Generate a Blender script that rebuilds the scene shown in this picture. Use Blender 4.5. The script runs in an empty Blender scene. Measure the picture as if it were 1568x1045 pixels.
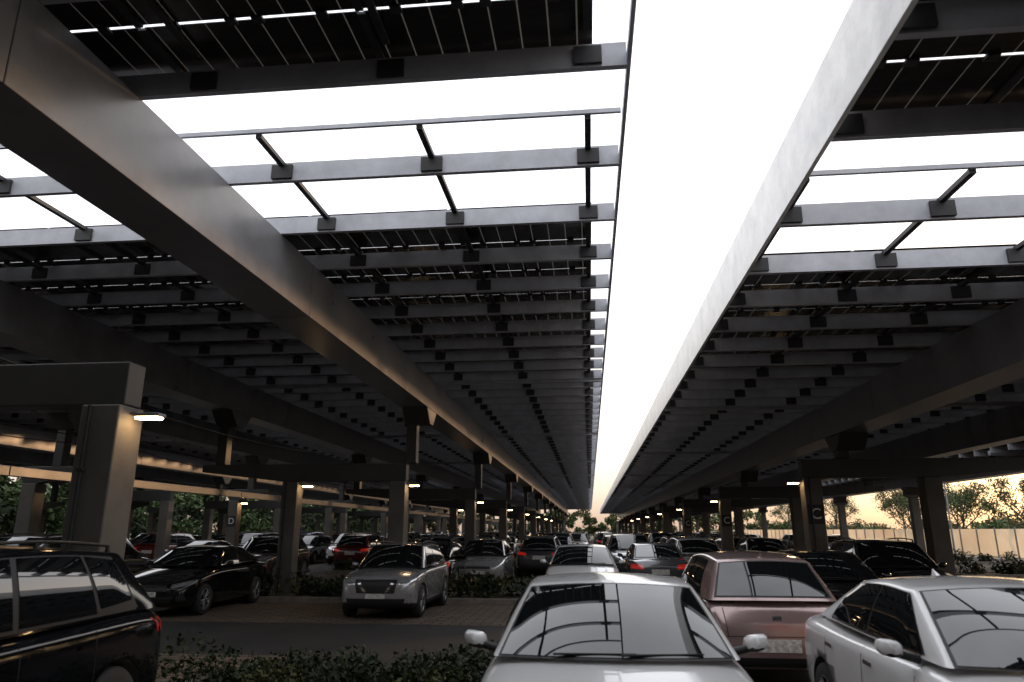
import bpy, bmesh, math, random, copy
import numpy as np
from mathutils import Vector
from mathutils.bvhtree import BVHTree
random.seed(7); rng=np.random.default_rng(7)
S=bpy.context.scene
COL=S.collection
CZ=1.8
# ------------------------------------------------------------ materials
def mat(name, col, rough=.5, metal=0, var=0.0, vscale=3.0, bump=0.0, bscale=40, spec=.5, coat=0, coords='Object', emis=None, estr=0, stretch=None, rvar=0):
    m=bpy.data.materials.new(name); m.use_nodes=True
    nt=m.node_tree; b=nt.nodes['Principled BSDF']
    b.inputs['Base Color'].default_value=(*col,1); b.inputs['Roughness'].default_value=rough
    b.inputs['Metallic'].default_value=metal; b.inputs['Specular IOR Level'].default_value=spec
    b.inputs['Coat Weight'].default_value=coat; b.inputs['Coat Roughness'].default_value=.03
    tc=nt.nodes.new('ShaderNodeTexCoord'); src=tc.outputs[coords]
    if stretch:
        mp=nt.nodes.new('ShaderNodeMapping'); mp.inputs['Scale'].default_value=stretch
        nt.links.new(src,mp.inputs[0]); src=mp.outputs[0]
    if var>0:
        n=nt.nodes.new('ShaderNodeTexNoise'); n.inputs['Scale'].default_value=vscale; n.inputs['Detail'].default_value=8; n.inputs['Roughness'].default_value=.62
        nt.links.new(src,n.inputs['Vector'])
        r=nt.nodes.new('ShaderNodeValToRGB'); r.color_ramp.elements[0].position=.3; r.color_ramp.elements[1].position=.7
        r.color_ramp.elements[0].color=(*[c*(1-var) for c in col],1); r.color_ramp.elements[1].color=(*[min(1,c*(1+var)) for c in col],1)
        nt.links.new(n.outputs[0],r.inputs[0]); nt.links.new(r.outputs[0],b.inputs['Base Color'])
        if rvar>0:
            q=nt.nodes.new('ShaderNodeMapRange'); q.inputs[3].default_value=max(.02,rough-rvar); q.inputs[4].default_value=min(1,rough+rvar)
            nt.links.new(n.outputs[0],q.inputs[0]); nt.links.new(q.outputs[0],b.inputs['Roughness'])
    if bump>0:
        n2=nt.nodes.new('ShaderNodeTexNoise'); n2.inputs['Scale'].default_value=bscale; n2.inputs['Detail'].default_value=4
        nt.links.new(src,n2.inputs['Vector'])
        bp=nt.nodes.new('ShaderNodeBump'); bp.inputs['Strength'].default_value=bump; bp.inputs['Distance'].default_value=.02
        nt.links.new(n2.outputs[0],bp.inputs['Height']); nt.links.new(bp.outputs[0],b.inputs['Normal'])
    if emis:
        b.inputs['Emission Color'].default_value=(*emis,1); b.inputs['Emission Strength'].default_value=estr
    return m
M={}
M['steel']=mat('painted_steel',(.175,.176,.186),.32,.0,.22,1.2,.05,8,rvar=.12)
M['frame']=mat('frame_steel_shaded',(.05,.048,.047),.45,.0,.25,1.2,.05,8)  # darker copy of the girder steel, shade under the roof put into its colour
M['purlin']=mat('galvanised_purlin',(.37,.38,.415),.42,.1,.2,2.5)
M['fascia']=mat('fascia_white',(.76,.74,.71),.30,0,.22,2.6,.12,20,spec=.9)
M['dark']=mat('bracket_dark',(.022,.022,.024),.6,0,.3,5)
M['column']=mat('column_paint',(.11,.099,.088),.6,0,.25,1.6,.1,12)
M['asphalt']=mat('asphalt',(.030,.028,.027),.8,0,.35,.8,.5,60)
M['kerb']=mat('kerb_concrete',(.22,.19,.16),.85,0,.3,4,.4,30)
M['soil']=mat('soil',(.04,.033,.025),.95,0,.4,4,.6,20)
M['grass']=mat('grass_ground',(.05,.06,.03),.95,0,.4,.5,.6,20)
M['white']=mat('white_letter_paint',(.75,.75,.72),.7,0,.25,6)
M['trunk']=mat('bark',(.08,.06,.045),.9,0,.4,8,.5,30)
def leafmat(name,c):
    m=mat(name,c,.6,0,.55,1.1,coords='Object'); b=m.node_tree.nodes['Principled BSDF']; b.inputs['Specular IOR Level'].default_value=.2; return m
M['leaf']=leafmat('leaves',(.055,.085,.03)); M['leaf2']=leafmat('leaves_dark',(.025,.036,.016)); M['leaf3']=leafmat('leaves_olive',(.07,.07,.025))
M['lamp']=mat('lamp_glow',(.8,.8,.8),.5,emis=(1,.64,.30),estr=42)
M['wire']=mat('cable',(.03,.03,.03),.6)
def pavermat():
    m=bpy.data.materials.new('pavers'); m.use_nodes=True; nt=m.node_tree; b=nt.nodes['Principled BSDF']
    tc=nt.nodes.new('ShaderNodeTexCoord'); br=nt.nodes.new('ShaderNodeTexBrick')
    br.inputs['Scale'].default_value=1; br.inputs['Brick Width'].default_value=.4; br.inputs['Row Height'].default_value=.2; br.inputs['Mortar Size'].default_value=.022
    br.inputs['Color1'].default_value=(.17,.115,.08,1); br.inputs['Color2'].default_value=(.10,.075,.055,1); br.inputs['Mortar'].default_value=(.022,.024,.018,1)
    nt.links.new(tc.outputs['Object'],br.inputs['Vector']); nt.links.new(br.outputs[0],b.inputs['Base Color']); b.inputs['Roughness'].default_value=.85
    bp=nt.nodes.new('ShaderNodeBump'); bp.inputs['Distance'].default_value=.01; bp.invert=True
    nt.links.new(br.outputs['Fac'],bp.inputs['Height']); nt.links.new(bp.outputs[0],b.inputs['Normal'])
    return m
M['paver']=pavermat()
def solarmat():
    m=bpy.data.materials.new('bifacial_solar_glass'); m.use_nodes=True; nt=m.node_tree; b=nt.nodes['Principled BSDF']
    b.inputs['Base Color'].default_value=(.014,.0125,.0125,1); b.inputs['Roughness'].default_value=.25
    tc=nt.nodes.new('ShaderNodeTexCoord'); sp=nt.nodes.new('ShaderNodeSeparateXYZ'); nt.links.new(tc.outputs['Object'],sp.inputs[0])
    def line(out,period,width):
        a=nt.nodes.new('ShaderNodeMath'); a.operation='DIVIDE'; a.inputs[1].default_value=period; nt.links.new(out,a.inputs[0])
        f=nt.nodes.new('ShaderNodeMath'); f.operation='FRACT'; nt.links.new(a.outputs[0],f.inputs[0])
        l=nt.nodes.new('ShaderNodeMath'); l.operation='LESS_THAN'; l.inputs[1].default_value=width/period; nt.links.new(f.outputs[0],l.inputs[0]); return l
    lx=line(sp.outputs[0],.26,.015); ly=line(sp.outputs[1],.14,.007)
    s2=nt.nodes.new('ShaderNodeMath'); s2.operation='MULTIPLY'; s2.inputs[1].default_value=.26; nt.links.new(ly.outputs[0],s2.inputs[0])
    s1=nt.nodes.new('ShaderNodeMath'); s1.operation='MULTIPLY'; s1.inputs[1].default_value=.5; nt.links.new(lx.outputs[0],s1.inputs[0])
    mx=nt.nodes.new('ShaderNodeMath'); mx.operation='MAXIMUM'; nt.links.new(s1.outputs[0],mx.inputs[0]); nt.links.new(s2.outputs[0],mx.inputs[1])
    tr=nt.nodes.new('ShaderNodeBsdfTransparent'); tr.inputs[0].default_value=(.36,.34,.31,1)
    mix=nt.nodes.new('ShaderNodeMixShader'); nt.links.new(mx.outputs[0],mix.inputs[0]); nt.links.new(b.outputs[0],mix.inputs[1]); nt.links.new(tr.outputs[0],mix.inputs[2])
    nt.links.new(mix.outputs[0],nt.nodes['Material Output'].inputs[0]); return m
M['solar']=solarmat()
# ------------------------------------------------------------ mesh accumulator
class Acc:
    def __init__(s): s.v=[];s.f=[];s.m=[];s.sm=[]
    def add(s,vs,fs,mi=0,smooth=False):
        o=len(s.v); s.v+= [tuple(v) for v in vs]
        for i,f in enumerate(fs):
            s.f.append(tuple(o+k for k in f)); s.m.append(mi if isinstance(mi,int) else mi[i]); s.sm.append(smooth)
    def box(s,x0,x1,y0,y1,z0,z1,mi=0):
        vs=[(x,y,z) for z in(z0,z1) for y in(y0,y1) for x in(x0,x1)]
        s.add(vs,[(0,2,3,1),(4,5,7,6),(0,1,5,4),(2,6,7,3),(0,4,6,2),(1,3,7,5)],mi)
    def prism_y(s,poly,y0,y1,mi=0):
        n=len(poly); vs=[(x,y0,z) for x,z in poly]+[(x,y1,z) for x,z in poly]
        fs=[tuple(range(n)),tuple(range(2*n-1,n-1,-1))]+[(i,i+n,(i+1)%n+n,(i+1)%n) for i in range(n)]
        s.add(vs,fs,mi)
    def cyl(s,p0,p1,r0,r1,n=10,mi=0,smooth=True,cap=True):
        p0=Vector(p0);p1=Vector(p1);d=(p1-p0).normalized();a=d.orthogonal().normalized();b=d.cross(a)
        vs=[];
        for p,r in((p0,r0),(p1,r1)):
            for i in range(n):
                t=2*math.pi*i/n; vs.append(p+a*r*math.cos(t)+b*r*math.sin(t))
        s.add(vs,[(i,(i+1)%n,(i+1)%n+n,i+n) for i in range(n)],mi,smooth)
        if cap: s.add(vs,[tuple(range(n-1,-1,-1)),tuple(range(n,2*n))],mi)
    def mesh(s,name,mats):
        me=bpy.data.meshes.new(name); me.from_pydata(s.v,[],s.f)
        for m in mats: me.materials.append(m)
        me.polygons.foreach_set('material_index',s.m); me.polygons.foreach_set('use_smooth',s.sm); me.update(); return me
    def obj(s,name,mats,parent=None,bevel=0):
        o=bpy.data.objects.new(name,s.mesh(name,mats)); COL.objects.link(o)
        bm=bmesh.new(); bm.from_mesh(o.data); bmesh.ops.recalc_face_normals(bm,faces=bm.faces); bm.to_mesh(o.data); bm.free()
        if parent: o.parent=parent
        if bevel:
            b=o.modifiers.new('bevel','BEVEL'); b.width=bevel; b.segments=2; b.limit_method='ANGLE'
        return o
def empty(name):
    o=bpy.data.objects.new(name,None); COL.objects.link(o); return o
# ------------------------------------------------------------ canopies
FR=[7.3+12.3*k for k in range(-1,13)]
YEND=150; YB=-22
PY=[3.1-1.35*k for k in range(18,0,-1)]+[3.1,4.45,5.8,7.65,9.2,10.66,12.07,13.47,14.8,16.1,17.35,18.6]
while PY[-1]<YEND: PY.append(PY[-1]+1.3)
def canopy(name,x0,x1,zp,px0,px1,girders,gh,groups,struts,open_bay=True,zb=3.12,zt=3.6,edge=None):
    root=empty(name)
    P=Acc();D=Acc()
    for y in PY:
        isf=min(abs(y-f) for f in FR)<.66
        P.box(x0,x1,y-.012,y+.012,zp+.004,zp+.236); P.box(x0,x1,y-.012,y+.055,zp-.004,zp+.004); P.box(x0,x1,y-.012,y+.055,zp+.236,zp+.244)
        if isf and y>12: P.box(x0,x1,y+.06,y+.20,zp-.08,zp+.1)
        for sx in struts:
            if x0-.1<sx<x1+.1 and 2<y<75: D.box(sx-.13,sx+.13,y-.05,y-.014,zp+.02,zp+.20)
    P.obj('purlins',[M['purlin']],root); D.obj('brackets',[M['dark']],root)
    R=Acc()
    for sx in struts:
        R.box(sx-.035,sx+.035,6.95,YEND,zp+.18,zp+.232)
        R.box(sx-.035,sx+.035,YB,5.6,zp+.245,zp+.28)
    R.obj('rails',[M['dark']],root)
    if open_bay:
        R=Acc(); R.box(x0,x1,6.90,6.94,zp+.22,zp+.27)
        for i in range(int((x1-x0)/.9)):
            xx=x0+.3+i*.9; R.box(xx,xx+.04,5.98,6.03,zp+.25,zp+.31)
        R.obj('open_bay_rail',[M['purlin']],root)
    Q=Acc(); z=zp+.30
    rows=[(2.0,3.05),(3.08,4.12),(4.15,5.17),(5.205,5.98)] if open_bay else [(2+1.3*i,3.27+1.3*i) for i in range(6)]
    y=9.28 if open_bay else 9.8
    while y<YEND: rows.append((y,y+1.275)); y+=1.3
    y=1.975
    while y>YB+2: rows.append((y-1.275,y)); y-=1.3
    for a,b in rows:
        x=px1
        while x>px0+.1:
            xl=max(px0,x-2.05); Q.box(xl,x-.02,a,b,z,z+.008); x-=2.07
    Q.obj('solar_modules',[M['solar']],root)
    C=Acc()
    for a,b in rows:
        if a>60 or a<1: continue
        x=px1
        while x>px0+.1:
            if x<px1: C.box(x-.04,x+.035,a,b,z-.028,z-.002)
            for q in(.35,.95,1.2,1.75):
                if x-q>px0 and a<30: C.box(x-q-.05,x-q+.05,b-.03,b+.06,z-.03,z-.004)
            x-=2.07
    C.obj('module_frames',[M['dark']],root)
    G=Acc()
    for gx0,gx1 in girders:
        ys=-20.3
        while ys<YEND:
            G.box(gx0,gx1,ys,ys+6.138,zp-gh,zp-.006); G.box(gx0+.01,gx1-.01,ys+6.138,ys+6.15,zp-gh+.01,zp-.016); ys+=6.15
    G.obj('girders',[M['steel']],root,.015)
    T=Acc();K=Acc(); gb=zp-gh-.003
    for f in FR:
        for cols,bl,br_ in groups:
            cl=min(cols)-.22; cr=max(cols)+.22; tz=min(zt,gb-.05)
            poly=[(br_,tz),(br_,tz-.2),(cr,zb),(cl,zb),(bl,tz-.2),(bl,tz)]
            T.prism_y(poly,f-.15,f+.15)
            for gx0,gx1 in girders:
                if bl-.1<gx0 and gx1<br_+.9 and f>12:
                    T.box(gx0+.08,gx0+.36,f-.16,f+.16,tz+.003,gb-.004)
                    w0,w1=f-.62,f+.62
                    vs=[(x_,y_,z_) for x_ in(gx0+.03,gx1+.004) for y_,z_ in((w0,gb-.003),(w1,gb-.003),(f+.2,gb-.42),(f-.2,gb-.42))]
                    T.add(vs,[(0,1,2,3),(7,6,5,4),(0,4,5,1),(1,5,6,2),(2,6,7,3),(3,7,4,0)],[0,1,0,0,0,0])  # one side face takes the lighter steel, painting it as the lit side
            for c in cols:
                K.box(c-.22,c+.22,f-.22,f+.22,.16,zb-.004)
                K.box(c-.32,c+.32,f-.30,f+.30,.0,.158)
    T.obj('transverse_beams',[M['frame'],M['steel']],root,.015); K.obj('columns',[M['column']],root,.02)
    if edge:
        E=Acc(); E.box(*edge); E.obj('edge_member',[M['fascia'] if edge[1]>2 else M['purlin']],root,.004)
    return root
HL=4.17
zL=CZ+HL
canopy('solar_canopy',-16.6,.46,zL,-16.6,.17,[(-5.08,-4.34),(-10.6,-9.95),(-15.6,-14.95)],.88,[([-5.2,-8.25],-10.9,-4.98),([-16.1],-16.5,-14.6)],[.10-1.88*i for i in range(9)],edge=(.46,.50,YB,YEND,zL+.02,zL+.13))
zR=CZ+3.3
canopy('solar_canopy',2.20,16.0,zR,2.35,16.0,[(6.4,7.14),(11.5,12.1)],.88,[([5.75,8.7],5.53,12.3)],[2.32+1.62*i for i in range(9)],zt=3.6,edge=(2.15,2.195,YB,YEND,zR-.01,zR+.70))
canopy('solar_canopy',-40,-19.0,zL,-40,-19.0,[(-23.7,-23.0),(-29,-28.4),(-35,-34.4)],.88,[([-19.4,-24],-24.3,-19.2),([-29.5],-30,-28),([-35.5],-36,-34)],[-20-1.88*i for i in range(3)],open_bay=False)
canopy('solar_canopy',16.6,23.0,CZ+3.1,16.6,23.0,[(18.2,18.9)],.7,[([18.6],18.1,19.1)],[18+1.62*i for i in range(3)],open_bay=False,zb=3.6,zt=3.95)
A=Acc(); ys=-8
while ys<YEND: A.box(-14.6,-14.35,ys,ys+12.28,3.12,3.36); ys+=12.3
A.obj('tie_beam',[M['steel']],None,.01)
def lamp(x,y,side=1):
    r=empty('wall_lamp'); A=Acc(); a,b=sorted((0,.08*side)); A.box(a,b,-.03,.03,.02,.06)
    a,b=sorted((.06*side,.36*side)); A.box(a,b,-.08,.08,0,.04); o=A.obj('housing',[M['steel']],r,.008)
    a,b=sorted((.085*side,.335*side)); B=Acc(); B.box(a,b,-.065,.065,-.022,-.003); B.obj('lens',[M['lamp']],r)
    r.location=(x,y,3.0)
for i,f in enumerate(FR[1:9]):
    lamp(-4.98,f); lamp(5.53,f,-1)
    if i in(1,3): lamp(-8.03,f,1)
    if i==2: lamp(-15.88,f,1)
W=Acc()
for (x,z) in((-7.2,3.9),(-12.8,4.3),(-13.4,4.15)):
    y=-5
    while y<110:
        for k in range(6):
            t0=k/6;t1=(k+1)/6; s0=-.25*4*t0*(1-t0); s1=-.25*4*t1*(1-t1)
            W.cyl((x,y+12.3*t0,z+s0),(x,y+12.3*t1,z+s1),.014,.014,5,cap=False)
        y+=12.3
W.obj('cable_run',[M['wire']])
for x,y in((-5.2,FR[1]),(-8.25,FR[2]),(5.75,FR[2])):
    A=Acc(); A.cyl((x-.1,y-.245,.16),(x-.1,y-.245,3.1),.022,.022,8)
    for z in(.8,1.6,2.4): A.box(x-.14,x-.06,y-.272,y-.22,z,z+.03)
    A.obj('conduit_pipe',[M['dark']])
def sign(x,y,ch):
    sg=empty('column_sign'); A=Acc(); A.box(-.2,.2,-.012,0,-.24,.24); A.obj('plate',[M['dark']],sg,.004)
    cu=bpy.data.curves.new('letter','FONT'); cu.body=ch; cu.size=.38; cu.align_x='CENTER'; cu.align_y='CENTER'; cu.extrude=.003
    t=bpy.data.objects.new('letter',cu); COL.objects.link(t); t.rotation_euler=(math.pi/2,0,0); t.location=(0,-.018,0); t.parent=sg; cu.materials.append(M['white'])
    sg.location=(x,y-.225,2.2)
sign(5.75,FR[2],'C'); sign(5.75,FR[3],'C'); sign(5.75,FR[4],'C'); sign(-16.1,FR[3],'D')
# ------------------------------------------------------------ ground
A=Acc(); A.add([(-500,-300,0),(500,-300,0),(500,700,0),(-500,700,0)],[(0,1,2,3)]); A.obj('ground',[M['grass']])
A=Acc(); A.add([(-42,-25,.004),(26,-25,.004),(26,152,.004),(-42,152,.004)],[(0,1,2,3)]); A.obj('asphalt_lot',[M['asphalt']])
A=Acc()
for f in FR:
    A.add([(-40,f-4.9,.008),(24,f-4.9,.008),(24,f-.9,.008),(-40,f-.9,.008)],[(0,1,2,3)])
A.add([(-9.5,8.4,.008),(-4.4,8.4,.008),(-4.4,11.0,.008),(-9.5,11.0,.008)],[(0,1,2,3)])
A.obj('paver_bays',[M['paver']])
KB=Acc();SO=Acc()
isl=[]
for f in FR:
    for x0,x1 in((-36,-25),(-23,-12.8),(-11.3,-.9),(2.6,12.5),(14.5,24)):
        KB.box(x0,x1,f-.85,f-.72,0,.14);KB.box(x0,x1,f+.92,f+1.05,0,.14);KB.box(x0,x0+.13,f-.72,f+.92,0,.14);KB.box(x1-.13,x1,f-.72,f+.92,0,.14)
        SO.box(x0+.13,x1-.13,f-.72,f+.92,0,.11); isl.append((x0,x1,f))
KB.obj('kerb',[M['kerb']],None,.01); SO.obj('planting_soil',[M['soil']])
# ------------------------------------------------------------ foliage
def leaves(name,centers,n_each,size,mats_,aspect=.5,flat=1.0):
    cs=np.array([c[:3] for c in centers]); rs=np.array([c[3] for c in centers])
    N=n_each*len(cs); idx=np.repeat(np.arange(len(cs)),n_each)
    d=rng.normal(size=(N,3)); d/=np.linalg.norm(d,axis=1)[:,None]
    r=rs[idx]*(rng.random(N)**.45)
    p=cs[idx]+d*r[:,None]*np.array([1,1,flat])
    a=rng.normal(size=(N,3)); a/=np.linalg.norm(a,axis=1)[:,None]
    b=np.cross(a,rng.normal(size=(N,3))); b/=np.linalg.norm(b,axis=1)[:,None]
    s=size*(.6+.8*rng.random(N))[:,None]
    q=np.stack([p-a*s,p-b*s*aspect,p+a*s,p+b*s*aspect],1).reshape(-1,3)
    q[:,2]=np.maximum(q[:,2],.02)
    me=bpy.data.meshes.new(name); me.vertices.add(4*N); me.vertices.foreach_set('co',q.ravel())
    me.loops.add(4*N); me.loops.foreach_set('vertex_index',np.arange(4*N)); me.polygons.add(N)
    me.polygons.foreach_set('loop_start',np.arange(N)*4); me.polygons.foreach_set('loop_total',np.full(N,4))
    for m in mats_: me.materials.append(m)
    mi=np.repeat(rng.integers(0,len(mats_),len(cs)),n_each); me.polygons.foreach_set('material_index',mi.astype(np.int32))
    me.update(calc_edges=True); o=bpy.data.objects.new(name,me); COL.objects.link(o); return o
for x0,x1,f in isl:
    if f>60 or x1<-24: continue
    cs=[];x=x0+.4
    while x<x1-.3:
        if random.random()<.8: 
            hh=random.random()*.18
            cs.append((x,f+random.uniform(-.3,.5),.22+hh,random.uniform(.25,.48)))
        x+=.34
    near=f<12
    leaves('shrub_hedge',cs,650 if near else 160,.032 if near else .07,[M['leaf2'],M['leaf2'],M['leaf3']])
cs=[(random.uniform(-3.7,-.9),random.uniform(6.9,8.4),.12+random.random()*.2,random.uniform(.22,.42)) for _ in range(30)]
leaves('shrub_hedge',cs,700,.032,[M['leaf2'],M['leaf2'],M['leaf2'],M['leaf3']])
def treeline(name,pts,h,n,size,mats_,lo=.55):
    cs=[]
    for x,y in pts:
        hh=h*random.uniform(lo,1.2)
        for k in range(8):
            cs.append((x+random.uniform(-1.8,1.8),y+random.uniform(-1.8,1.8),hh*random.uniform(.1,1),random.uniform(.7,1.6)))
    return leaves(name,cs,n,size,mats_)
for off in(0,5,10): treeline('light_block_trees',[(-46-off+random.uniform(-2,2),y) for y in range(0,165,3)],8.5+off*.2,120,.27,[M['leaf'],M['leaf2'],M['leaf']],.75)
treeline('light_block_trees',[(x,158+random.uniform(-3,3)) for x in range(-50,45,3)],6,100,.35,[M['leaf'],M['leaf3']])
treeline('light_block_trees',[(44+random.uniform(-3,3),y) for y in range(50,160,3)],2.4,120,.22,[M['leaf'],M['leaf3']])
for off in(0,4): treeline('light_block_trees',[(x,-36-off+random.uniform(-2,2)) for x in range(-60,40,3)],9,130,.4,[M['leaf'],M['leaf2']],.8)  # added foliage, unseen behind the camera, blocks low sky light from the rear
def tree(name,x,y,h,spread,dens,stakes=False):
    r=empty(name); A=Acc(); tips=[]
    R=.09*h/6+.03
    segs=5; th=h*.45
    pts=[Vector((random.uniform(-.06,.06)*i,random.uniform(-.06,.06)*i,th*i/segs)) for i in range(segs+1)]
    for i in range(segs): A.cyl(pts[i],pts[i+1],R*(1-.1*i),R*(1-.1*(i+1)),8,cap=False)
    def br(p,d,l,rr,lev):
        q=p+d*l; A.cyl(p,q,rr,rr*.6,6,cap=False)
        if lev==0: tips.append(q); return
        tips.append(p+d*l*.7)
        for _ in range(3):
            nd=(d+Vector((random.uniform(-.7,.7),random.uniform(-.7,.7),random.uniform(-.15,.6)))).normalized(); br(q,nd,l*.66,rr*.6,lev-1)
    for k in range(6):
        a=k*1.05+random.random()*.5
        br(pts[-1-(k%3)],Vector((math.cos(a)*spread,math.sin(a)*spread,.9)).normalized(),h*.22,R*.5,2)
    if stakes:
        for k in range(3):
            a=k*2.1; A.cyl((math.cos(a)*.9,math.sin(a)*.9,0),(math.cos(a)*.08,math.sin(a)*.08,h*.4),.035,.03,6)
    o=A.obj('trunk',[M['trunk']],r)
    lf=leaves('crown',[(t.x,t.y,t.z,random.uniform(.35,.75)*h/6) for t in tips],dens,.085,[M['leaf'],M['leaf3']]); lf.parent=r
    r.location=(x,y,0)
tree('street_tree',25.4,42,5.0,.8,20,True); tree('street_tree',31,56,6.2,.9,40); tree('street_tree',30,72,6.8,.9,60)
tree('street_tree',34,84,7.5,1,60); tree('street_tree',30,94,7.5,1,60); tree('street_tree',29.5,112,8,1,60); tree('street_tree',35,75,7,1,60); tree('street_tree',26,34.5,4.8,.8,18,True); tree('street_tree',30.5,64,6.5,1,60)
def fencemat():
    m=bpy.data.materials.new('translucent_sheet'); m.use_nodes=True; nt=m.node_tree; b=nt.nodes['Principled BSDF']
    b.inputs['Base Color'].default_value=(.55,.5,.42,1); b.inputs['Roughness'].default_value=.45
    n=nt.nodes.new('ShaderNodeTexNoise'); n.inputs['Scale'].default_value=.5; n.inputs['Detail'].default_value=5
    tc=nt.nodes.new('ShaderNodeTexCoord'); nt.links.new(tc.outputs['Object'],n.inputs[0])
    r=nt.nodes.new('ShaderNodeValToRGB'); r.color_ramp.elements[0].color=(.5,.38,.24,1); r.color_ramp.elements[1].color=(.95,.82,.62,1); nt.links.new(n.outputs[0],r.inputs[0])
    t=nt.nodes.new('ShaderNodeBsdfTranslucent'); nt.links.new(r.outputs[0],t.inputs[0])
    mix=nt.nodes.new('ShaderNodeMixShader'); mix.inputs[0].default_value=.7; nt.links.new(b.outputs[0],mix.inputs[1]); nt.links.new(t.outputs[0],mix.inputs[2]); nt.links.new(mix.outputs[0],nt.nodes['Material Output'].inputs[0]); return m
M['fence']=fencemat()
Fc=Acc(); y=20
while y<150:
    Fc.add([(27.6,y,.1),(27.65,y+.12,.1),(27.65,y+.12,1.9),(27.6,y,1.9)],[(0,1,2,3)])
    Fc.add([(27.65,y+.12,.1),(27.6,y+.24,.1),(27.6,y+.24,1.9),(27.65,y+.12,1.9)],[(0,1,2,3)]); y+=.24
y=20
while y<150: Fc.box(27.52,27.59,y-.04,y+.04,0,2.0,1); y+=2.4
Fc.obj('corrugated_fence',[M['fence'],M['steel']])
A=Acc(); A.add([(26.1,10,.014),(27.4,10,.014),(27.4,150,.014),(26.1,150,.014)],[(0,1,2,3)]); A.obj('footpath',[M['kerb']])
for (x,y) in((26.8,58),(27.0,38),(-42,40)):
    A=Acc(); A.cyl((0,0,0),(0,0,6),.07,.05,10); A.cyl((0,0,5.95),(-1.0,0,6.15),.035,.03,8); A.box(-1.5,-.95,-.12,.12,6.1,6.18); o=A.obj('street_lamp',[M['steel']]); o.location=(x,y,0)
# ------------------------------------------------------------ cars
def paint(name,c,metal=0,rough=.22,coat=1.0,spec=.5):
    return mat(name,c,rough,metal,.04,2,coat=coat,coords='Object',spec=spec)
PT={'white':paint('paint_white',(.80,.80,.80)),'black':paint('paint_black',(.006,.006,.007),0,.1,.6,.2),'silver':paint('paint_silver',(.42,.42,.43),.5),
 'grey':paint('paint_grey',(.08,.08,.09),.4),'blue':paint('paint_blue',(.02,.035,.08),.2),'brown':paint('paint_brown',(.06,.042,.034),.2),
 'red':paint('paint_red',(.10,.010,.010)),'rose':paint('paint_rose_silver',(.35,.25,.24),.45),'navy':paint('paint_dark',(.004,.0045,.006),0,.1,.55,.15)}
CM={'glass':mat('car_glass',(.006,.007,.008),.02,spec=.75,coat=.4),'trim':mat('black_trim',(.010,.010,.011),.5),'chrome':mat('chrome',(.5,.5,.52),.15,1),
 'head':mat('headlamp_lens',(.46,.47,.49),.06,.6,.5,30,coat=1),'tail':mat('tail_lamp',(.30,.01,.01),.1,coat=1,emis=(1,.04,.02),estr=.2),'plate':mat('number_plate',(.55,.55,.52),.5,0,.5,25),
 'rim':mat('wheel_rim',(.25,.25,.26),.3,.8),'tyre':mat('tyre',(.018,.018,.018),.8),'seam':mat('panel_gap',(.01,.01,.01),.8)}
SL=['paint','glass','trim','chrome','head','tail','plate','rim','tyre','seam']
def lathe(acc,cx,cy,cz,prof,mi,sgn,n=32):
    vs=[];
    for r,x in prof:
        for i in range(n):
            t=2*math.pi*i/n; vs.append((cx+sgn*x,cy+r*math.cos(t),cz+r*math.sin(t)))
    fs=[]
    for k in range(len(prof)-1):
        for i in range(n): fs.append((k*n+i,k*n+(i+1)%n,(k+1)*n+(i+1)%n,(k+1)*n+i))
    acc.add(vs,fs,mi,True)
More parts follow.
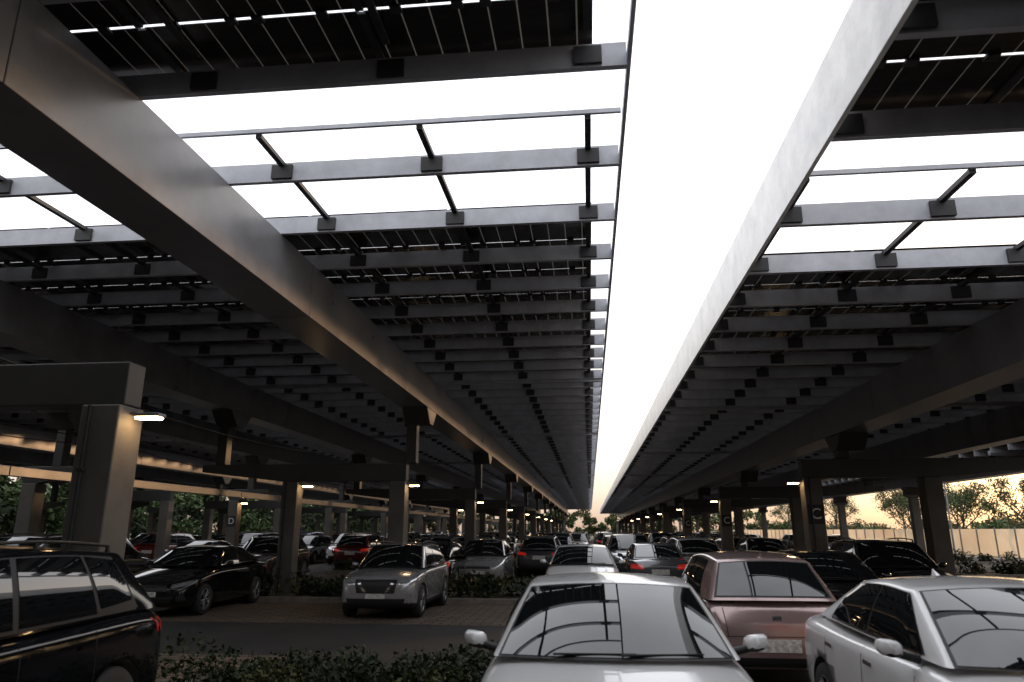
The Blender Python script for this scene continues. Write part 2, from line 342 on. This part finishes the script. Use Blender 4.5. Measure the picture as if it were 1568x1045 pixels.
def build_car(nm,P):
    acc=Acc(); st=P['st']; hw=P['W']/2
    bm=bmesh.new(); rings=[]
    for (y,w,zt,zs,zb) in st:
        half=[(0,zt),(.45*w,zt-.008),(.80*w,zt-.035),(.93*w,zs+(zt-zs)*.35),(.975*w,zs-.03),(.985*w,zs-.07),(1.0*w,(zs*.45+zb*.55)),(.985*w,zb+.12),(.93*w,zb+.01),(.6*w,zb)]
        full=half+[(-x,z) for x,z in reversed(half[1:])]
        rings.append([bm.verts.new((x,y,z)) for x,z in full])
    n=len(rings[0])
    for a,b in zip(rings,rings[1:]):
        for i in range(n): bm.faces.new((a[i],a[(i+1)%n],b[(i+1)%n],b[i]))
    bm.faces.new(rings[0]); bm.faces.new(list(reversed(rings[-1])))
    bmesh.ops.recalc_face_normals(bm,faces=bm.faces)
    me=bpy.data.meshes.new('t'); bm.to_mesh(me); bm.free(); me.materials.append(CM['trim']); me.materials.append(CM['trim'])
    ob=bpy.data.objects.new('t',me); COL.objects.link(ob)
    s=ob.modifiers.new('s','SUBSURF'); s.levels=2; s.render_levels=2
    R=P['R']; C=Acc()
    for wy in P['wy']:
        for sg in(-1,1): C.cyl((sg*(hw-.30),wy,R),(sg*(hw+.2),wy,R),R+.045,R+.045,36,1)
    cme=C.mesh('c',[CM['trim'],CM['trim']]); co=bpy.data.objects.new('c',cme); COL.objects.link(co)
    bmc=bmesh.new(); bmc.from_mesh(cme); bmesh.ops.remove_doubles(bmc,verts=bmc.verts,dist=1e-5); bmesh.ops.recalc_face_normals(bmc,faces=bmc.faces); bmc.to_mesh(cme); bmc.free()
    b=ob.modifiers.new('b','BOOLEAN'); b.object=co; b.operation='DIFFERENCE'; b.solver='EXACT'
    dg=bpy.context.evaluated_depsgraph_get(); dg.update(); em=ob.evaluated_get(dg).to_mesh()
    vs=[tuple(v.co) for v in em.vertices]; fs=[tuple(p.vertices) for p in em.polygons]; mi=[2 if p.material_index==1 else 0 for p in em.polygons]
    if P.get('clad'):
        for i,p in enumerate(em.polygons):
            if p.center.z<P['clad'] and mi[i]==0: mi[i]=2
    acc.add(vs,fs,mi,True)
    bvh=BVHTree.FromPolygons([Vector(v) for v in vs],fs)
    bpy.data.objects.remove(ob); bpy.data.objects.remove(co)
    g=P['g']
    def B(u): return Vector((u*g['wb'],g['yb']-.17*(1-u*u),g['zb']+.01*(1-u*u)))
    def T(u): return Vector((u*g['wt'],g['yt']-.07*(1-u*u),g['zt']+.035*(1-u*u)))
    def Rr(u): return Vector((u*g['wr'],g['yr']+.05*(1-u*u),g['zr']+.035*(1-u*u)))
    def Q(u): return Vector((u*g['wq'],g['yq']+.10*(1-u*u),g['zq']+.01*(1-u*u)))
    def ws(u,v): p=B(u).lerp(T(u),v); p.z+=.025*math.sin(math.pi*v)*(1-u**4); p.y-=.02*math.sin(math.pi*v)*(1-u**4); return p
    def rf(u,v): p=T(u).lerp(Rr(u),v); p.z+=g.get('arch',.04)*math.sin(math.pi*v); return p
    def rg(u,v): p=Q(u).lerp(Rr(u),v); p.y+=.03*math.sin(math.pi*v)*(1-u**4); return p
    def sd(sg):
        def f(s,t):
            bb=B(sg).lerp(Q(sg),s); tt=rf(sg,s); p=bb.lerp(tt,t); k=math.sin(math.pi*min(1,max(0,s)))
            p.x+=sg*(.03*math.sin(math.pi*t)*min(1,k*2)+.03*k*(1-t)); return p
        return f
    gb=bmesh.new()
    def patch(f,u0,u1,nu,nv):
        gr=[[gb.verts.new(f(u0+(u1-u0)*i/nu,j/nv)) for i in range(nu+1)] for j in range(nv+1)]
        for j in range(nv):
            for i in range(nu): gb.faces.new((gr[j][i],gr[j][i+1],gr[j+1][i+1],gr[j+1][i]))
    patch(ws,-1,1,14,8); patch(rf,-1,1,14,12); patch(rg,-1,1,14,8); patch(sd(1),0,1,12,8); patch(sd(-1),0,1,12,8)
    bmesh.ops.remove_doubles(gb,verts=gb.verts,dist=.002); bmesh.ops.recalc_face_normals(gb,faces=gb.faces)
    es=[e for e in gb.edges if len(e.link_faces)==2 and e.calc_face_angle(0)>math.radians(22)]
    bmesh.ops.bevel(gb,geom=es,offset=.035,segments=4,profile=.5,affect='EDGES',clamp_overlap=True)
    gb.verts.index_update(); acc.add([v.co for v in gb.verts],[[v.index for v in f.verts] for f in gb.faces],0,True)
    gb.free()
    cen=Vector((0,(g['yb']+g['yq'])/2,g['zb']))
    def gpatch(f,u0,u1,v0,v1,nu,nv,off,mi,quad=None):
        vs=[];
        for j in range(nv+1):
            for i in range(nu+1):
                a=i/nu;b_=j/nv
                if quad: u=(quad[0][0]*(1-a)+quad[1][0]*a)*(1-b_)+(quad[3][0]*(1-a)+quad[2][0]*a)*b_; v=(quad[0][1]*(1-a)+quad[1][1]*a)*(1-b_)+(quad[3][1]*(1-a)+quad[2][1]*a)*b_
                else: u=u0+(u1-u0)*a; v=v0+(v1-v0)*b_
                p=f(u,v); e=.01; nn=(f(u+e,v)-f(u-e,v)).cross(f(u,v+e)-f(u,v-e)).normalized()
                if nn.dot(p-cen)<0: nn=-nn
                vs.append(p+nn*off)
        acc.add(vs,[(j*(nu+1)+i,j*(nu+1)+i+1,(j+1)*(nu+1)+i+1,(j+1)*(nu+1)+i) for j in range(nv) for i in range(nu)],mi,True)
    gpatch(ws,-.95,.95,.0,.965,14,8,.004,2); gpatch(ws,-.925,.925,.02,.94,28,16,.008,1)
    gpatch(rg,-.93,.93,g.get('rv',.12)-.03,.93,12,6,.004,2); gpatch(rg,-.89,.89,g.get('rv',.12),.9,12,6,.008,1)
    for sg in(-1,1):
        f=sd(sg); wins=g['wins']
        gpatch(f,0,0,0,0,14,6,.004,2,[(wins[0][0][0]-.012,.06),(wins[-1][1][0]+.015,.06),(wins[-1][2][0]+.006,.92),(wins[0][3][0]-.006,.92)])
        for q in wins: gpatch(f,0,0,0,0,8,6,.008,1,q)
        a0=wins[0][0][0];a1=wins[-1][1][0]
        gpatch(f,a0,a1,.035,.06,14,1,.010,3 if P.get('chrome') else 2)
    for k in(-.55,.05):
        p0=ws(k*.9,.03)+Vector((0,-.02,.016)); p1=ws(k*.9+.66,.05)+Vector((0,-.015,.012)); acc.cyl(p0,p1,.008,.005,5,2)
    for sg in(-1,1):
        c=Vector((sg*(g['wb']+.175),g['yb']+.36,g['zb']+.055)); vs=[];fs=[]; NU,NV=12,8
        for j in range(NV+1):
            ph=math.pi*j/NV
            for i in range(NU):
                th=2*math.pi*i/NU; sx=math.copysign(abs(math.cos(th))**.7,math.cos(th))*math.sin(ph)**.7; sz=math.copysign(abs(math.sin(th))**.7,math.sin(th))*math.sin(ph)**.7
                yy=-math.cos(ph)*.075; yy=min(yy,.03); vs.append((c.x+sx*.088*(1 if sx*sg<0 else .9),c.y+yy+.03*abs(sx),c.z+sz*.056+.012*sx*sg))
        for j in range(NV):
            for i in range(NU): fs.append((j*NU+i,j*NU+(i+1)%NU,(j+1)*NU+(i+1)%NU,(j+1)*NU+i))
        mm=[2 if (sum(vs[k][2] for k in f)/4<c.z-.03) else 0 for f in fs]
        acc.add(vs,fs,mm,True); acc.cyl((sg*(g['wb']-.0),g['yb']+.36,g['zb']-.01),(c.x-sg*.04,c.y,c.z-.03),.03,.025,8,2)
    def proj(axis,sgn,quad,mi,nu=10,nv=5,off=.004):
        vs=[]
        for j in range(nv+1):
            for i in range(nu+1):
                a=i/nu;b_=j/nv
                q=[(quad[0][k]*(1-a)+quad[1][k]*a)*(1-b_)+(quad[3][k]*(1-a)+quad[2][k]*a)*b_ for k in(0,1)]
                if axis=='y': o=Vector((q[0],sgn*5,q[1])); d=Vector((0,-sgn,0))
                else: o=Vector((sgn*3,q[0],q[1])); d=Vector((-sgn,0,0))
                h=bvh.ray_cast(o,d)
                if h[0] is None: return
                nn=h[1]
                if nn.dot(d)>0: nn=-nn
                vs.append(h[0]+nn*off)
        acc.add(vs,[(j*(nu+1)+i,j*(nu+1)+i+1,(j+1)*(nu+1)+i+1,(j+1)*(nu+1)+i) for j in range(nv) for i in range(nu)],mi,True)
    for key,sg in(('front',-1),('rear',1)):
        for k,d in enumerate(P[key]):
            off=.004+.002*(k%3)
            proj('y',sg,d[1],d[0],off=off)
            if d[2]: proj('y',sg,[(-x,z) for x,z in d[1]],d[0],off=off)
    zb=g['zb']
    for yy in P['seams']:
        for sg in(-1,1): proj('x',sg,[(yy,.30),(yy+.008,.30),(yy+.008,zb-.06),(yy,zb-.06)],9,1,12,.003)
    for yy in P['handles']:
        for sg in(-1,1): proj('x',sg,[(yy,zb-.17),(yy+.17,zb-.165),(yy+.17,zb-.135),(yy,zb-.14)],3 if P.get('chrome') else 0,4,2,.018)
    for wy in P['wy']:
        for sg in(-1,1):
            cx=sg*(hw-.02)
            lathe(acc,cx,wy,R,[(R*.62,-.20),(R*.93,-.20),(R,-.17),(R,-.03),(R*.94,0),(R*.66,-.002)],8,sg)
            lathe(acc,cx,wy,R,[(R*.66,-.002),(R*.63,-.012),(R*.60,-.05),(R*.2,-.07),(.001,-.07)],2,sg)
            lathe(acc,cx,wy,R,[(R*.67,-.001),(R*.655,.004),(R*.62,-.004),(R*.60,-.03)],7,sg)
            for k in range(10):
                t=2*math.pi*k/10+(.12 if k%2 else -.12)
                c_,s_=math.cos(t),math.sin(t)
                acc.cyl((cx-sg*.018,wy+c_*R*.12,R+s_*R*.12),(cx-sg*.010,wy+c_*R*.62,R+s_*R*.62),.024,.017,6,7)
            lathe(acc,cx,wy,R,[(R*.16,-.03),(R*.15,-.003),(.001,.0)],7,sg,16)
    if P.get('rails'):
        for sg in(-1,1):
            pts=[rf(sg*.93,.06+.88*i/8)+Vector((0,0,.05)) for i in range(9)]
            for a,b_ in zip(pts,pts[1:]): acc.cyl(a,b_,.014,.014,6,2)
            for i in(0,4,8): acc.cyl(pts[i],pts[i]-Vector((0,0,.06)),.016,.02,6,2)
    p=rf(0,.93); acc.add([p+Vector((-.02,-.08,-.01)),p+Vector((.02,-.08,-.01)),p+Vector((.015,.06,-.01)),p+Vector((-.015,.06,-.01)),p+Vector((0,.05,.06))],[(0,1,4),(1,2,4),(2,3,4),(3,0,4)],0)
    return acc.mesh(nm,[PT['white']]+[CM[s] for s in SL[1:]])
sedan=dict(W=1.78,R=.33,wy=(-1.38,1.32),chrome=True,
 st=[(-2.27,.50,.60,.52,.36),(-2.20,.72,.69,.60,.25),(-1.98,.84,.80,.70,.19),(-1.45,.885,.925,.82,.17),(-.92,.89,1.03,.91,.17),(0,.89,1.0,.93,.17),(1.0,.89,1.0,.93,.17),(1.65,.875,1.04,.95,.19),(2.10,.82,1.03,.93,.24),(2.24,.74,.96,.86,.28),(2.28,.6,.8,.70,.38)],
 g=dict(wb=.80,yb=-.93,zb=.995,wt=.62,yt=-.17,zt=1.385,wr=.60,yr=.90,zr=1.375,wq=.72,yq=1.78,zq=1.02,rv=.10,arch=.035,
  wins=[[(.10,.08),(.46,.08),(.44,.90),(.06,.90)],[(.485,.08),(.83,.08),(.90,.90),(.465,.90)]]),
 front=[(4,[(.50,.60),(.80,.66),(.84,.76),(.50,.68)],True),(2,[(-.46,.56),(.46,.56),(.40,.68),(-.40,.68)],False),(3,[(-.46,.615),(.46,.615),(.46,.63),(-.46,.63)],False),(2,[(-.5,.30),(.5,.30),(.6,.44),(-.6,.44)],False),(6,[(-.22,.44),(.22,.44),(.22,.54),(-.22,.54)],False),(2,[(.62,.34),(.78,.36),(.76,.46),(.64,.46)],True)],
 rear=[(5,[(.46,.76),(.80,.78),(.78,.90),(.46,.88)],True),(6,[(-.24,.62),(.24,.62),(.24,.76),(-.24,.76)],False),(2,[(-.6,.32),(.6,.32),(.55,.42),(-.55,.42)],False)],
 seams=(-.62,.30,1.18),handles=(.05,.95))
cross=dict(W=1.80,R=.35,wy=(-1.33,1.28),rails=True,clad=.36,
 st=[(-2.12,.55,.74,.60,.36),(-2.06,.76,.86,.74,.26),(-1.88,.86,.94,.84,.21),(-1.4,.895,1.01,.92,.2),(-.95,.90,1.07,.98,.2),(0,.90,1.07,1.0,.2),(1.0,.90,1.09,1.01,.2),(1.6,.885,1.10,1.02,.22),(1.95,.85,1.10,1.0,.26),(2.08,.78,1.0,.9,.3),(2.12,.65,.8,.7,.4)],
 g=dict(wb=.80,yb=-.95,zb=1.045,wt=.63,yt=-.30,zt=1.53,wr=.60,yr=1.60,zr=1.50,wq=.76,yq=2.0,zq=1.06,rv=.12,arch=.045,
  wins=[[(.09,.08),(.40,.08),(.34,.90),(.05,.90)],[(.42,.08),(.70,.08),(.70,.90),(.37,.90)],[(.72,.14),(.88,.2),(.90,.86),(.72,.90)]]),
 front=[(4,[(.48,.74),(.82,.80),(.84,.92),(.46,.85)],True),(2,[(-.42,.56),(.42,.56),(.48,.84),(-.48,.84)],False),(3,[(.20,.58),(.27,.58),(.46,.83),(.38,.83)],True),(3,[(-.22,.575),(.22,.575),(.22,.61),(-.22,.61)],False),(2,[(-.60,.28),(.60,.28),(.66,.45),(-.66,.45)],False),(6,[(-.22,.45),(.22,.45),(.22,.55),(-.22,.55)],False),(4,[(.66,.48),(.78,.49),(.78,.56),(.66,.56)],True)],
 rear=[(5,[(.50,.84),(.84,.88),(.84,1.0),(.50,.94)],True),(6,[(-.24,.70),(.24,.70),(.24,.84),(-.24,.84)],False),(2,[(-.7,.32),(.7,.32),(.7,.5),(-.7,.5)],False)],
 seams=(-.64,.26,1.08),handles=(.04,.88))
hatch=dict(W=1.70,R=.31,wy=(-1.24,1.22),
 st=[(-1.97,.52,.66,.56,.34),(-1.90,.72,.76,.66,.24),(-1.72,.81,.85,.75,.19),(-1.3,.845,.94,.84,.17),(-.95,.85,1.02,.91,.17),(0,.85,1.0,.93,.17),(1.0,.85,1.03,.95,.17),(1.5,.84,1.04,.96,.19),(1.82,.80,1.03,.94,.24),(1.93,.75,.92,.84,.28),(1.98,.62,.75,.66,.38)],
 g=dict(wb=.77,yb=-1.0,zb=.985,wt=.60,yt=-.25,zt=1.455,wr=.56,yr=1.42,zr=1.43,wq=.73,yq=1.84,zq=1.0,rv=.10,arch=.045,
  wins=[[(.10,.08),(.44,.08),(.40,.90),(.05,.90)],[(.465,.08),(.80,.08),(.80,.90),(.43,.90)]]),
 front=[(4,[(.46,.66),(.76,.72),(.80,.86),(.46,.76)],True),(2,[(-.42,.60),(.42,.60),(.38,.68),(-.38,.68)],False),(2,[(-.5,.28),(.5,.28),(.56,.44),(-.56,.44)],False),(6,[(-.22,.44),(.22,.44),(.22,.54),(-.22,.54)],False)],
 rear=[(5,[(.60,.64),(.82,.68),(.80,.98),(.66,.96)],True),(6,[(-.24,.46),(.24,.46),(.24,.60),(-.24,.60)],False),(9,[(-.62,.62),(.62,.62),(.62,.628),(-.62,.628)],False),(2,[(-.6,.30),(.6,.30),(.55,.40),(-.55,.40)],False),(3,[(-.05,.80),(.05,.80),(.05,.84),(-.05,.84)],False),(9,[(.55,.62),(.558,.62),(.60,.97),(.592,.97)],True)],
 seams=(-.66,.28,1.0),handles=(.06,.80))
suv=copy.deepcopy(cross); suv['W']=1.86; suv['R']=.37
suv['st']=[(y*1.09,w*1.03,z*1.06,s*1.06,b) for y,w,z,s,b in cross['st']]; suv['wy']=(-1.42,1.40)
suv['g'].update(wb=.83,yb=-1.05,zb=1.105,wt=.66,yt=-.35,zt=1.62,wr=.63,yr=1.70,zr=1.60,wq=.79,yq=2.15,zq=1.12)
suv['front']=[(a,[(x*1.03,z*1.05) for x,z in q],f) for a,q,f in cross['front']]; suv['rear']=[(a,[(x*1.03,z*1.05) for x,z in q],f) for a,q,f in cross['rear']]
ME={'sedan_car':build_car('sedan_car',sedan),'crossover_suv':build_car('crossover_suv',cross),'hatchback_car':build_car('hatchback_car',hatch),'suv_car':build_car('suv_car',suv)}
placed=[]
def car(kind,x,y,col,rot=0,sc=1.0):
    o=bpy.data.objects.new(kind,ME[kind]); COL.objects.link(o); o.location=(x,y,.008); o.rotation_euler=(0,0,math.radians(rot)); o.scale=(sc,sc,sc)
    o.material_slots[0].link='OBJECT'; o.material_slots[0].material=PT[col]; placed.append((x,y))
car('sedan_car',.14,5.95,'white',0)
car('sedan_car',2.9,5.8,'white',0)
car('hatchback_car',2.1,10.9,'rose',180)
car('suv_car',-4.62,4.35,'navy',3)
car('sedan_car',-9.4,17.2,'black',2)
car('crossover_suv',-4.45,17.2,'silver',0,.95)
car('sedan_car',-.2,19.0,'white',0)
car('sedan_car',4.05,13.9,'black',-4)
car('suv_car',6.3,16.9,'black',-4,.95)
car('crossover_suv',-12.0,26.8,'brown',0); car('sedan_car',-4.9,23.6,'black',180); car('hatchback_car',-3.6,25.6,'silver',0); car('crossover_suv',-2.0,31.0,'grey',180)
car('sedan_car',-14.6,26.5,'silver',0); car('suv_car',-1.6,36,'black',0); car('sedan_car',1.9,23,'grey',180); car('crossover_suv',3.4,26,'silver',180)
car('suv_car',-13.8,17.0,'grey',0)
kinds=list(ME)
for k,f in enumerate(FR[2:12]):
    for dy,rot in((-3.0,0),(3.4,180)):
        if k==0 and dy<0: continue
        x=-33.5
        while x<(8 if f<32 else 11.5 if f<50 else 20):
            y=f+dy+random.uniform(-.25,.25)
            if random.random()<.6 and min(math.hypot((x-a)/1.0,(y-b)/2.2) for a,b in placed)>2.1 and not(-11.9<x<-11.0):
                car(random.choice(kinds),x,y,random.choice(['white','white','black','silver','grey','navy','brown','black','blue','red']),rot+random.uniform(-2,2),random.uniform(.96,1.02))
            x+=2.5
# ------------------------------------------------------------ world / light
w=bpy.data.worlds.new('World'); S.world=w; w.use_nodes=True; nt=w.node_tree; nt.nodes.clear()
out=nt.nodes.new('ShaderNodeOutputWorld'); sky=nt.nodes.new('ShaderNodeTexSky'); sky.sky_type='NISHITA'; sky.sun_disc=False
EL=math.radians(6); AZ=math.radians(40)
sky.sun_elevation=EL; sky.sun_rotation=AZ; sky.dust_density=3
b1=nt.nodes.new('ShaderNodeBackground'); b1.inputs[1].default_value=.05; nt.links.new(sky.outputs[0],b1.inputs[0])
tc=nt.nodes.new('ShaderNodeTexCoord'); sp=nt.nodes.new('ShaderNodeSeparateXYZ'); nt.links.new(tc.outputs['Generated'],sp.inputs[0])
rp=nt.nodes.new('ShaderNodeValToRGB'); nt.links.new(sp.outputs[2],rp.inputs[0])
e=rp.color_ramp.elements; e[0].position=0; e[0].color=(.30,.215,.165,1); e[1].position=.42; e[1].color=(.86,.87,.92,1); x=e.new(.08); x.color=(.54,.49,.44,1)
nz=nt.nodes.new('ShaderNodeTexNoise'); nz.inputs['Scale'].default_value=2.5; nz.inputs['Detail'].default_value=6; nt.links.new(tc.outputs['Generated'],nz.inputs['Vector'])
mr=nt.nodes.new('ShaderNodeMapRange'); mr.inputs[1].default_value=.3; mr.inputs[2].default_value=.7; mr.inputs[3].default_value=1.75; mr.inputs[4].default_value=2.25; nt.links.new(nz.outputs[0],mr.inputs[0])
b2=nt.nodes.new('ShaderNodeBackground'); nt.links.new(rp.outputs[0],b2.inputs[0]); nt.links.new(mr.outputs[0],b2.inputs[1])
ad=nt.nodes.new('ShaderNodeAddShader'); nt.links.new(b1.outputs[0],ad.inputs[0]); nt.links.new(b2.outputs[0],ad.inputs[1])
sdv=Vector((math.sin(AZ)*math.cos(EL),math.cos(AZ)*math.cos(EL),math.sin(EL)))
dp=nt.nodes.new('ShaderNodeVectorMath'); dp.operation='DOT_PRODUCT'; dp.inputs[1].default_value=sdv; nt.links.new(tc.outputs['Generated'],dp.inputs[0])
mx=nt.nodes.new('ShaderNodeMath'); mx.operation='MAXIMUM'; mx.inputs[1].default_value=0; nt.links.new(dp.outputs['Value'],mx.inputs[0])
pw=nt.nodes.new('ShaderNodeMath'); pw.operation='POWER'; pw.inputs[1].default_value=30; nt.links.new(mx.outputs[0],pw.inputs[0])
b3=nt.nodes.new('ShaderNodeBackground'); b3.inputs[0].default_value=(1,.60,.28,1); nt.links.new(pw.outputs[0],b3.inputs[1])
ad2=nt.nodes.new('ShaderNodeAddShader'); nt.links.new(ad.outputs[0],ad2.inputs[0]); nt.links.new(b3.outputs[0],ad2.inputs[1]); nt.links.new(ad2.outputs[0],out.inputs[0])
sl=bpy.data.lights.new('sun','SUN'); sl.energy=1.6; sl.angle=math.radians(3); sl.color=(1,.58,.30)
so=bpy.data.objects.new('sun',sl); COL.objects.link(so); so.rotation_euler=sdv.to_track_quat('Z','Y').to_euler()
# ------------------------------------------------------------ camera
cam=bpy.data.cameras.new('camera'); co=bpy.data.objects.new('camera',cam); COL.objects.link(co)
cam.sensor_width=36; cam.lens=25.03; cam.clip_end=2000; cam.clip_start=.05
cam.dof.use_dof=True; cam.dof.focus_distance=13; cam.dof.aperture_fstop=1.6
co.location=(0,0,CZ); co.rotation_euler=(math.radians(90+14.9),0,math.radians(6.02)); S.camera=co
S.view_settings.view_transform='Standard'; S.view_settings.look='None'; S.view_settings.exposure=0
